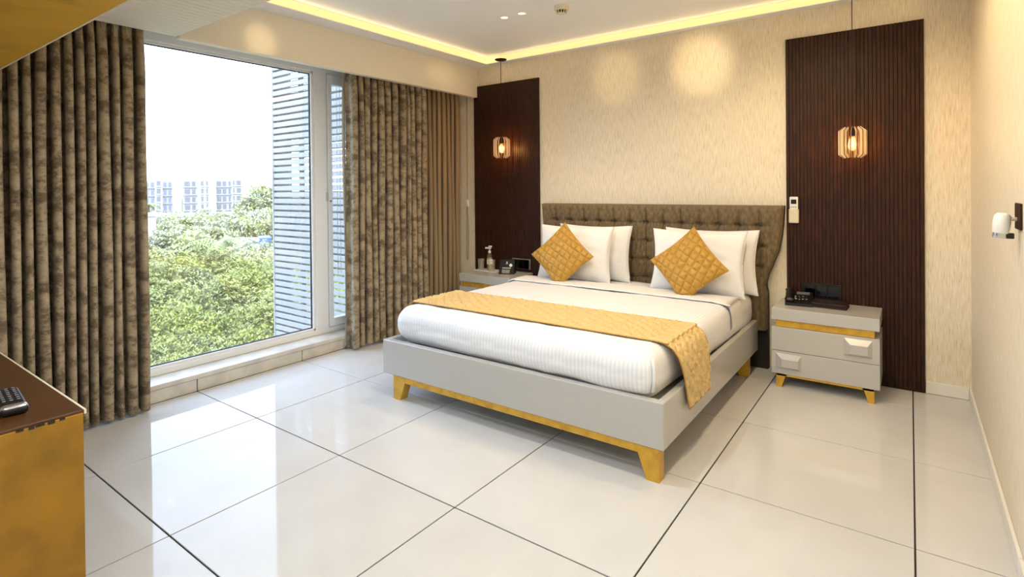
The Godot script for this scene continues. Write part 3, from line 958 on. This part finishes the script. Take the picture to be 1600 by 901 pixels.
func pendant(at: Vector3, drop: float, label: String, turn: float) -> void:
	var o := thing("pendant_lamp", label, "pendant lamp", at, "wooden fin pendant lamps")   # at: centre of the shade
	part("ceiling_rose", lathe([Vector2(0.0, -0.02), Vector2(0.05, -0.012), Vector2(0.06, -0.004), Vector2(0.06, 0.0)], 24), M.bronze, o, Vector3(0, drop, 0))
	part("cord", tube([Vector3(0, 0.10, 0), Vector3(0, drop - 0.015, 0)], 0.003, 6), M.bronze, o)
	part("bulb_holder", lathe([Vector2(0.018, 0.045), Vector2(0.020, 0.05), Vector2(0.020, 0.095), Vector2(0.008, 0.108), Vector2(0, 0.108)], 16), M.black_plastic, o)
	var bulb := part("bulb", lathe([Vector2(0, -0.055), Vector2(0.016, -0.05), Vector2(0.026, -0.032), Vector2(0.029, -0.012), Vector2(0.022, 0.015), Vector2(0.014, 0.035), Vector2(0.013, 0.046)], 20), M.clear_glass, o)
	part("filament", lathe([Vector2(0, -0.035), Vector2(0.009, -0.03), Vector2(0.011, -0.01), Vector2(0.007, 0.016), Vector2(0, 0.02)], 12), M.filament_glow, bulb)
	for y in [0.104, -0.104]:
		part("ring", lathe([Vector2(0.022, -0.004), Vector2(0.046, -0.004), Vector2(0.046, 0.004), Vector2(0.022, 0.004), Vector2(0.022, -0.004)], 24, false), M.fin_edge, o, Vector3(0, y, 0))
	var fin := PackedVector2Array([Vector2(0.030, 0.106), Vector2(0.052, 0.106), Vector2(0.084, 0.080), Vector2(0.084, -0.080), Vector2(0.052, -0.106), Vector2(0.030, -0.106), Vector2(0.058, -0.070), Vector2(0.062, 0.0), Vector2(0.058, 0.070)])
	var mesh := prism(fin, -0.002, 0.002)
	var es := begin()
	for k in fin.size():
		var a := fin[k]
		var b := fin[(k + 1) % fin.size()]
		var d := (b - a).normalized()
		var off := Vector2(-d.y, d.x) * 0.0007
		add_prism(es, PackedVector2Array([a - off, b - off, b + off, a + off]), -0.0021, 0.0021)
	var edge_mesh := done(es)
	for k in 14:
		var leaf := part("fin", mesh, M.fin_wood, o)
		leaf.rotation.y = turn + TAU * k / 14.0
		part("burnt_edge", edge_mesh, M.fin_edge, leaf)
	var l := OmniLight3D.new()
	l.name = "bulb_light"
	l.light_energy = 0.09
	l.light_color = Color(1.0, 0.70, 0.36)
	l.light_size = 0.01
	l.omni_range = 8.0
	l.omni_attenuation = 2.0
	l.shadow_enabled = true
	o.add_child(l, true)
	l.position = Vector3(0, -0.008, 0)

func downlight(at: Vector3, label: String, energy: float, c: Color, angle: float, towards := Vector3.DOWN, soft := 0.8) -> void:
	var o := thing("downlight", label, "downlight", at, "small recessed ceiling lights")
	part("rim", lathe([Vector2(0.030, -0.006), Vector2(0.042, -0.004), Vector2(0.045, 0.0)], 24), M.white_plastic, o)
	part("lens", lathe([Vector2(0, -0.0045), Vector2(0.030, -0.0045)], 24), M.downlight_glow, o)
	spot(o, at + towards.normalized() * 0.03 + Vector3(0, -0.01, 0), towards, energy, c, angle, 0.03, soft)

func lamps() -> void:
	pendant(Vector3(-0.322, 1.655, -1.79), SOFFIT_Y - 1.655, "wooden fin pendant lamp hanging above the right nightstand", 0.15)
	pendant(Vector3(-3.29, 1.773, -1.79), SOFFIT_Y - 1.773, "wooden fin pendant lamp hanging above the left nightstand", 0.0)
	var warm := Color(1.0, 0.88, 0.68)
	downlight(Vector3(-2.575, TRAY_Y, -0.90), "left one of the two small recessed lights left of the smoke detector", 0.6, warm, 50)
	downlight(Vector3(-2.41, TRAY_Y, -0.90), "right one of the two small recessed lights left of the smoke detector", 0.6, warm, 50)
	for a in [[Vector3(-1.38, TRAY_Y, -0.35), Vector3(0.0, -0.33, -1.6), 11.5, 2.0, "tilted recessed light aimed at the wall right of the bed's middle"], [Vector3(-2.14, TRAY_Y, -0.30), Vector3(0.0, -0.33, -1.6), 11.0, 0.9, "tilted recessed light aimed at the wall over the left pillows"],
		[Vector3(-2.3, TRAY_Y, 0.40), Vector3(-1.4, -0.26, 0.05), 6.5, 1.0, "tilted recessed light aimed at the pelmet over the big window pane"], [Vector3(-2.9, TRAY_Y, 0.2), Vector3(-0.80, -0.23, -1.6), 5.5, 1.5, "tilted recessed light aimed at the far end of the pelmet"]]:
		downlight(a[0], a[4], a[3], warm, a[2], a[1], 1.0)
	var cool := Color(0.93, 0.97, 1.0)  # tint of the unseen fill lamps, added to brighten and cool the room
	for a in [[Vector3(-0.55, TRAY_Y, -0.55), 1.1, warm, "recessed ceiling light before the right nightstand"], [Vector3(-0.55, TRAY_Y, 0.45), 1.1, warm, "recessed ceiling light right of the foot of the bed"], [Vector3(-1.6, TRAY_Y, 0.45), 1.1, cool, "added ceiling fill light above the footboard"],
		[Vector3(-0.55, 2.35, 1.6), 0.72, cool, "added fill light in the board ceiling near the right wall"], [Vector3(-1.8, 2.35, 1.6), 0.72, cool, "added fill light in the board ceiling before the desk"],
		[Vector3(-0.55, 2.35, 2.7), 0.72, cool, "added fill light in the board ceiling behind the camera"], [Vector3(-1.35, 2.35, 2.7), 0.72, cool, "added fill light in the board ceiling right of the overhead cabinet"]]:
		downlight(a[0], a[3], a[1], a[2], 84, Vector3.DOWN, 0.5)
	# smoke detector
	var sd := thing("smoke_detector", "round white smoke detector on the ceiling", "smoke detector", Vector3(-2.09, TRAY_Y, -0.955))
	part("base", lathe([Vector2(0.045, -0.034), Vector2(0.054, -0.02), Vector2(0.055, 0.0)], 28), M.ivory_plastic, sd)
	part("dark_core", lathe([Vector2(0.030, -0.052), Vector2(0.038, -0.033)], 28), M.black_plastic, sd)
	for k in 12:
		var b := Basis(Vector3.UP, TAU * k / 12.0)
		var st := begin()
		add_box(st, b * Vector3(0.0385, -0.043, 0), Vector3(0.006, 0.022, 0.006), 0.0, b * Basis(Vector3.BACK, -0.3))
		part("rib", done(st), M.ivory_plastic, sd)
	part("cap", lathe([Vector2(0, -0.062), Vector2(0.022, -0.060), Vector2(0.031, -0.051), Vector2(0.028, -0.050)], 28), M.ivory_plastic, sd)
	# reading spotlight on the right wall
	var rl := thing("reading_light", "white swivel reading light with chrome end on the right wall", "wall light", Vector3(0.30, 1.255, -0.045))
	part("wall_plate", span(Vector3(-0.008, -0.046, -0.055), Vector3(0.0, 0.046, 0.055), 0.002), M.walnut, rl)
	part("arm", tube([Vector3(-0.007, -0.010, 0.0), Vector3(-0.034, -0.010, 0.0)], 0.007, 12), M.ivory_plastic, rl)
	var lt := Transform3D(Basis(Vector3.BACK, -0.12).scaled(Vector3.ONE * 0.70), Vector3(-0.048, -0.022, 0.0))
	part("head", lathe([Vector2(0.030, -0.055), Vector2(0.034, -0.05), Vector2(0.036, 0.0), Vector2(0.033, 0.034), Vector2(0.022, 0.046), Vector2(0, 0.048)], 28, true, lt), M.white_plastic, rl)
	part("chrome_end", lathe([Vector2(0, -0.082), Vector2(0.027, -0.080), Vector2(0.029, -0.076), Vector2(0.029, -0.05)], 28, true, lt), M.silver, rl)
	part("switch_block", span(Vector3(-0.041, -0.079, -0.010), Vector3(-0.016, -0.059, 0.010), 0.002), M.black_gloss, rl)

# ---------------------------------------------------------------- desk by the camera

func desk() -> void:
	var d := thing("desk", "gold-sided console desk with a brown top at the lower left", "desk")
	part("top", span(Vector3(-3.70, 0.728, 2.005), Vector3(-1.922, 0.750, 2.62), 0.0015), M.desk_top, d)
	part("end_panel", span(Vector3(-1.945, 0.0, 2.008), Vector3(-1.917, 0.742, 2.62), 0.001), M.gold_dull, d)
	part("end_panel", span(Vector3(-3.70, 0.0, 2.008), Vector3(-3.672, 0.730, 2.62)), M.gold_dull, d)
	part("back_panel", span(Vector3(-3.672, 0.35, 2.59), Vector3(-1.945, 0.730, 2.61)), M.desk_top, d)
	part("edge_strip", span(Vector3(-3.70, 0.738, 2.0), Vector3(-1.92, 0.750, 2.0055)), M.ivory_plastic, d)
	for k in 5: part("chip", span(Vector3(-1.9175, 0.738 - 0.002 * (k % 2), 2.05 + k * 0.022), Vector3(-1.9160, 0.744, 2.062 + k * 0.022 + 0.004 * (k % 3))), M.walnut_dark, d)
	var c := thing("overhead_cabinet", "gold overhead cabinet across the upper left corner", "cabinet")
	part("body", span(Vector3(-3.70, 1.93, 1.905), Vector3(-1.60, 2.33, 2.62)), M.gold_lit, c)
	part("edge_strip", span(Vector3(-3.70, 1.929, 1.900), Vector3(-1.60, 1.939, 1.906)), M.ivory_plastic, c)
	var r := thing("television_remote", "black remote control with a chrome end lying on the desk", "remote control", Vector3(-2.135, 0.750, 2.122))
	r.rotation.y = -0.10
	part("case", rounded(Vector3(0.22, 0.026, 0.060), 0.011, Vector3i(6, 2, 3)), M.black_plastic, r, Vector3(0, 0.013, 0))
	part("chrome_end", rounded(Vector3(0.034, 0.028, 0.061), 0.013, Vector3i(2, 2, 3)), M.silver, r, Vector3(0.092, 0.0150, 0.0))
	for i in 7:
		for j in 3: part("key", box(Vector3(0.008, 0.002, 0.008), 0.0008), M.grey_plastic, r, Vector3(-0.095 + i * 0.022, 0.0262, -0.016 + j * 0.016))

# ---------------------------------------------------------------- outdoors

func leaf_clump(seed_: int, size: float, count: int) -> ArrayMesh:
	var r := RandomNumberGenerator.new()
	r.seed = seed_
	var st := begin()
	for k in count:
		var c := Vector3(r.randf_range(-1, 1), r.randf_range(-0.7, 0.7), r.randf_range(-1, 1)) * size
		var d := Vector3(r.randf_range(-1, 1), r.randf_range(-0.5, 0.7), r.randf_range(-1, 1)).normalized()
		var s := d.cross(Vector3.UP).normalized() * size * 0.30
		var l := d * size * 0.62
		var up := s.cross(l).normalized() * size * 0.08
		tri(st, c - l, c + s + up, c + l, s.cross(l))
		tri(st, c - l, c + l, c - s + up, s.cross(l))
	return done(st)

func tree(x: float, z: float, top: float, radius: float, ground: float, hue: Color, label: String, group: String, seed_: int, dist: float) -> void:
	var o := thing("tree", label, "tree", Vector3(x, ground, z), group)
	var r := RandomNumberGenerator.new()
	r.seed = seed_
	var h := top - ground
	part("trunk", tube([Vector3.ZERO, Vector3(0.1, h * 0.35, 0.05), Vector3(0, h * 0.75, 0)], 0.10 + radius * 0.03, 8), M.bark, o)
	var st := begin(true)
	for k in 7:
		var a := TAU * k / 7.0 + r.randf()
		add_tube(st, [Vector3(0, h * r.randf_range(0.3, 0.5), 0), Vector3(cos(a) * radius * 0.4, h * 0.62, sin(a) * radius * 0.4), Vector3(cos(a) * radius * 0.8, h * r.randf_range(0.7, 0.85), sin(a) * radius * 0.8)], 0.04 + radius * 0.012, 5)
	part("branches", done(st), M.bark, o)
	# the crown: leaves on the skins of a dozen rounded boughs
	var lobes := []
	for k in 26:
		var a := r.randf() * TAU
		var e := r.randf_range(-0.55, 0.85)
		var q := sqrt(1.0 - e * e) * r.randf_range(0.55, 0.9)
		lobes.append([Vector3(cos(a) * q * radius, h - radius * 0.95 + e * radius * 0.62, sin(a) * q * radius), radius * r.randf_range(0.20, 0.38), r.randf_range(0.78, 1.22)])
	lobes.append([Vector3(0, h - radius * 0.6, 0), radius * 0.6, 0.9])
	var size := clampf(dist * 0.0046, 0.08, 1.0)
	var want := int(clampf(radius * radius * 24.0 / (size * size), 500, 12000))
	var mm := MultiMesh.new()
	mm.transform_format = MultiMesh.TRANSFORM_3D
	mm.use_colors = true
	mm.mesh = leaf_clump(seed_ % 3, size, 5)
	mm.instance_count = want
	for k in want:
		var l: Array = lobes[r.randi() % lobes.size()]
		var d := Vector3(r.randfn(), r.randfn() * 0.9 + 0.25, r.randfn()).normalized()
		var p: Vector3 = l[0] + d * l[1] * r.randf_range(0.72, 1.05)
		var b := Basis(Vector3.UP, r.randf() * TAU) * Basis(Vector3.RIGHT, r.randf_range(-0.6, 0.6))
		mm.set_instance_transform(k, Transform3D(b.scaled(Vector3.ONE * r.randf_range(0.7, 1.25)), p))
		var t := r.randf()
		mm.set_instance_color(k, Color(hue.r * l[2] * lerpf(0.8, 1.15, t), hue.g * l[2] * lerpf(0.85, 1.12, t), hue.b * lerpf(0.7, 1.2, r.randf())))
	var crown := MultiMeshInstance3D.new()
	crown.name = "crown"
	crown.multimesh = mm
	crown.material_override = M.leaf
	crown.set_meta("kind", "stuff")
	o.add_child(crown, true)

func palm(x: float, z: float, top: float, ground: float, reach: float, label: String, fronds: int) -> void:
	var o := thing("palm_tree", label, "palm tree", Vector3(x, ground, z), "palm trees")
	var h := top - ground
	part("trunk", tube([Vector3(0.2, 0, 0), Vector3(0.1, h * 0.5, 0), Vector3(0, h, 0)], 0.22, 8), M.bark, o)
	for k in fronds:
		var a := TAU * k / fronds + 0.3 * sin(k * 2.0)
		var lift := 0.9 - 0.75 * float((k * 5) % fronds) / fronds
		var dir := Vector3(cos(a), 0, sin(a))
		var side := Vector3(-sin(a), 0, cos(a))
		var st := begin()
		var prev := Vector3(0, h, 0)
		for s in range(1, 15):
			var t := s / 14.0
			var p := Vector3(0, h, 0) + dir * reach * t + Vector3.UP * reach * (lift * t - (0.55 + lift * 0.5) * t * t)
			var w := reach * 0.26 * sin(PI * clampf(t * 0.92 + 0.06, 0, 1)) + 0.02
			for q in [-1.0, 1.0]:
				var tip: Vector3 = (p + prev) / 2.0 + side * q * w + dir * w * 0.5 - Vector3.UP * w * 0.45
				tri(st, prev, p, tip, Vector3.UP)
			prev = p
		part("frond", done(st), M.palm_leaf, o)

func far_building(at: Vector3, label: String, blocks: Array) -> void:
	var o := thing("apartment_building", label, "building", at, "")
	o.rotation.y = atan2(-0.01 - at.x, 2.54 - at.z)
	for b: Array in blocks:      # [x0, x1, top, depth, columns of windows, material, window material]
		var x0: float = b[0]
		var x1: float = b[1]
		var d: float = b[3]
		var w := part("wall", span(Vector3(x0, 0, -9), Vector3(x1, b[2], d)), b[5], o)
		for c: Array in b[4]:
			for f in 5:
				var y: float = minf(b[2], 11.9) - 2.55 - f * 2.75
				if y < 0.4: continue
				part("window", span(Vector3(c[0], y, d - 0.15), Vector3(c[1], y + 1.75, d + 0.03)), b[6], w)
				part("ledge", span(Vector3(c[0] - 0.25, y - 0.35, d - 0.1), Vector3(c[1] + 0.25, y - 0.12, d + 0.55)), b[5], w)

func outdoors() -> void:
	var ground := -13.0
	var g := struct("ground", "pale dusty ground far below the window", "ground")
	part("earth", span(Vector3(-420, ground - 1.0, -420), Vector3(60, ground, 420)), M.soil, g)
	# louvred screen standing out from the facade beside the window
	var sc := thing("louvre_screen", "tall white louvred screen outside the window beside the narrow pane", "screen")
	for x in [-5.90, -5.45, -4.95, -4.40]:
		part("post", span(Vector3(x - 0.02, -0.58, -1.00), Vector3(x + 0.02, 3.35, -0.95), 0.003), M.louvre_white, sc)
	var k := 0
	var y := -0.55
	while y < 3.3:
		part("slat", box(Vector3(1.60, 0.052, 0.018), 0.004), M.louvre_white, sc, Vector3(-5.12, y, -0.915))
		part("slat", box(Vector3(1.60, 0.044, 0.018), 0.004), M.louvre_white, sc, Vector3(-5.12, y + 0.012, -1.12))
		y += 0.072
		k += 1
	part("edge_post", span(Vector3(-5.925, -0.60, -1.14), Vector3(-5.90, 3.38, -0.90), 0.003), M.louvre_white, sc)
	part("bottom_rail", span(Vector3(-5.92, -0.64, -1.14), Vector3(-4.37, -0.60, -0.90), 0.003), M.louvre_white, sc)
	# apartment blocks
	var wht: Material = M.building_white
	var crm: Material = M.building_cream
	far_building(Vector3(-214.5, -6.0, -78.3), "white apartment block at the left of the skyline with a tall plain stair tower", [
		[-8.5, 0.2, 11.4, 0.0, [[-7.6, -6.2], [-5.2, -3.8], [-3.0, -1.6], [-1.0, -0.1]], crm, M.far_window_blue], [0.2, 2.4, 11.9, 1.2, [[0.7, 1.9]], wht, M.far_window],
		[2.4, 5.4, 11.4, 0.2, [[2.8, 3.7], [4.2, 5.0]], crm, M.far_window_blue], [5.4, 8.2, 14.0, 1.6, [], wht, M.far_window], [-6.4, -4.4, 13.6, -2.0, [], crm, M.far_window]])
	far_building(Vector3(-200.0, -6.0, -92.5), "white apartment block at the right of the skyline with stacked balconies", [
		[-10.2, -5.6, 11.6, 0.0, [[-9.6, -7.9], [-7.4, -6.3]], crm, M.far_window], [-5.6, -2.2, 11.8, 1.0, [[-4.6, -3.8], [-3.0, -2.5]], wht, M.far_window], [-2.2, 0.0, 13.8, 1.6, [], wht, M.far_window],
		[0.0, 5.0, 11.6, 0.2, [[0.3, 1.7], [2.1, 3.3], [4.0, 4.6]], crm, M.far_window], [5.0, 8.8, 11.9, 0.8, [[5.4, 6.0], [6.5, 8.0]], wht, M.far_window], [8.8, 10.6, 11.2, 1.4, [], wht, M.far_window]])
	# low buildings among the trees
	var ps := thing("garden_shed", "low shed with a blue and white roof among the trees", "shed", Vector3(-59.0, ground, -29.5))
	ps.rotation.y = 1.1
	part("wall", span(Vector3(-1.7, 0, -1.6), Vector3(1.5, 8.8, 1.6)), M.building_white, ps)
	part("roof", span(Vector3(-1.9, 8.8, -1.8), Vector3(0.5, 9.05, 1.8)), M.building_cream, ps)
	part("blue_roof", span(Vector3(0.5, 8.8, -1.8), Vector3(1.7, 9.2, 1.8)), M.blue_sheet, ps)
	var wb := thing("white_house", "small plain white house behind the trees beside the left drape", "house", Vector3(-67.5, ground, -21.6))
	wb.rotation.y = 1.2
	part("wall", span(Vector3(-3.0, 0, -3), Vector3(1.3, 11.7, 1)), M.building_white, wb)
	part("roof_slab", span(Vector3(-3.2, 11.7, -3.2), Vector3(1.5, 12.0, 1.2)), M.building_cream, wb)
	single("flat_roof", span(Vector3(-1.6, -9.0, -1.6), Vector3(1.6, 0, 1.6), 0.02), M.concrete, "pale flat concrete roof at the foot of the louvred screen", "roof", Vector3(-19.6, -4.0, -8.9))
	# trees
	var near := ["bushy light green tree below the window, in the middle of the pane", "light green tree right of the middle of the pane below the palm", "rounded green tree at the lower left of the pane", "leafy green tree under the palm", "light green tree close to the louvred screen", "low green tree at the lower right of the pane", "green tree half hidden behind the louvred screen", "lowest small green tree at the sill in the middle of the pane", "small green tree at the sill beside the left drape"]
	var farther := ["green tree behind the upper half of the louvred screen", "green tree at the left edge of the pane, half behind the drape", "green tree showing through the lower half of the louvred screen", "tree in the middle distance beside the louvred screen", "tree in the middle distance below the left apartment block", "tree in the middle distance right of the blue-roofed shed",
		"pale tree of the distant belt below the gap between the apartment blocks", "pale tree of the distant belt behind the thin tall palm", "pale tree of the distant belt right above the broad palm", "pale tree of the distant belt nearest the louvred screen", "pale tree below the plain stair tower of the left apartment block", "pale tree at the foot of the left apartment block, beside the drape",
		"pale tree below the left end of the right apartment block", "pale tree below the right end of the right apartment block", "pale tree of the distant belt just behind the screen's outer edge", "distant tree seen through the gaps of the louvred screen", "pale tree in the dip right of the apartment blocks", "tall pale tree on the skyline beside the louvred screen", "tall pale tree on the skyline next to the right apartment block"]
	var spots := [[-26.8, -7.6, -1.2, 3.0], [-28.7, -9.9, -1.2, 3.2], [-18.7, -4.9, -2.0, 2.2], [-22.5, -8.3, -2.0, 2.6], [-24.1, -10.8, -1.6, 3.0], [-17.5, -6.4, -2.4, 2.0], [-18.1, -7.8, -2.1, 2.2], [-16.4, -4.7, -2.7, 1.6], [-16.8, -3.8, -2.6, 1.6],
		[-27.6, -14.4, -1.7, 3.2], [-25.2, -6.3, -2.0, 2.5], [-21.4, -11.5, -2.4, 3.0], [-40.9, -19.6, -2.3, 3.6], [-54.6, -19.5, -1.7, 4.0], [-54.5, -34.5, -2.1, 4.2], [-73.8, -30.3, -2.4, 4.6], [-83.3, -29.5, -2.2, 4.5], [-85.5, -40.3, -2.6, 5.0], [-91.6, -48.3, -2.2, 5.5], [-107.3, -43.0, -2.5, 5.5],
		[-123.2, -43.7, -2.3, 5.5], [-124.2, -55.4, -2.4, 6.0], [-129.0, -64.3, -2.3, 6.0], [-113.4, -63.3, -1.5, 6.0], [-82.0, -49.0, -2.1, 6.0], [-163.0, -89.0, 0.9, 7.0], [-217.2, -123.7, 4.8, 9.0], [-233.5, -124.3, 5.0, 8.0]]
	for i in spots.size():
		var s: Array = spots[i]
		var dist := Vector2(s[0], s[1] - 2.54).length()
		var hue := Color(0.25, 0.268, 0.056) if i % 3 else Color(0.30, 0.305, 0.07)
		if dist > 45.0: hue = hue.lerp(Color(0.46, 0.46, 0.31), 0.65)  # haze over distance is mixed into the leaf colour of far trees
		var label: String = (near + farther)[i]
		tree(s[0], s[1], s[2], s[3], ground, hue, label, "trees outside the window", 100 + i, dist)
	palm(-48.9, -21.2, -3.3, ground, 3.4, "broad palm tree standing among the trees in the middle of the pane", 18)
	palm(-79.0, -26.5, -0.4, ground, 1.6, "thin tall palm tree beside the left drape", 12)

func _ready() -> void:
	rng.seed = 7
	camera_and_light()
	materials()
	room()
	outdoors()
	wall_panel(-0.753, 0.066, "tall dark walnut fluted panel behind the right nightstand")
	wall_panel(-3.765, -2.940, "tall dark walnut fluted panel behind the left nightstand")
	drapes()
	bed()
	bedding()
	pillows()
	bedside_things()
	lamps()
	desk()
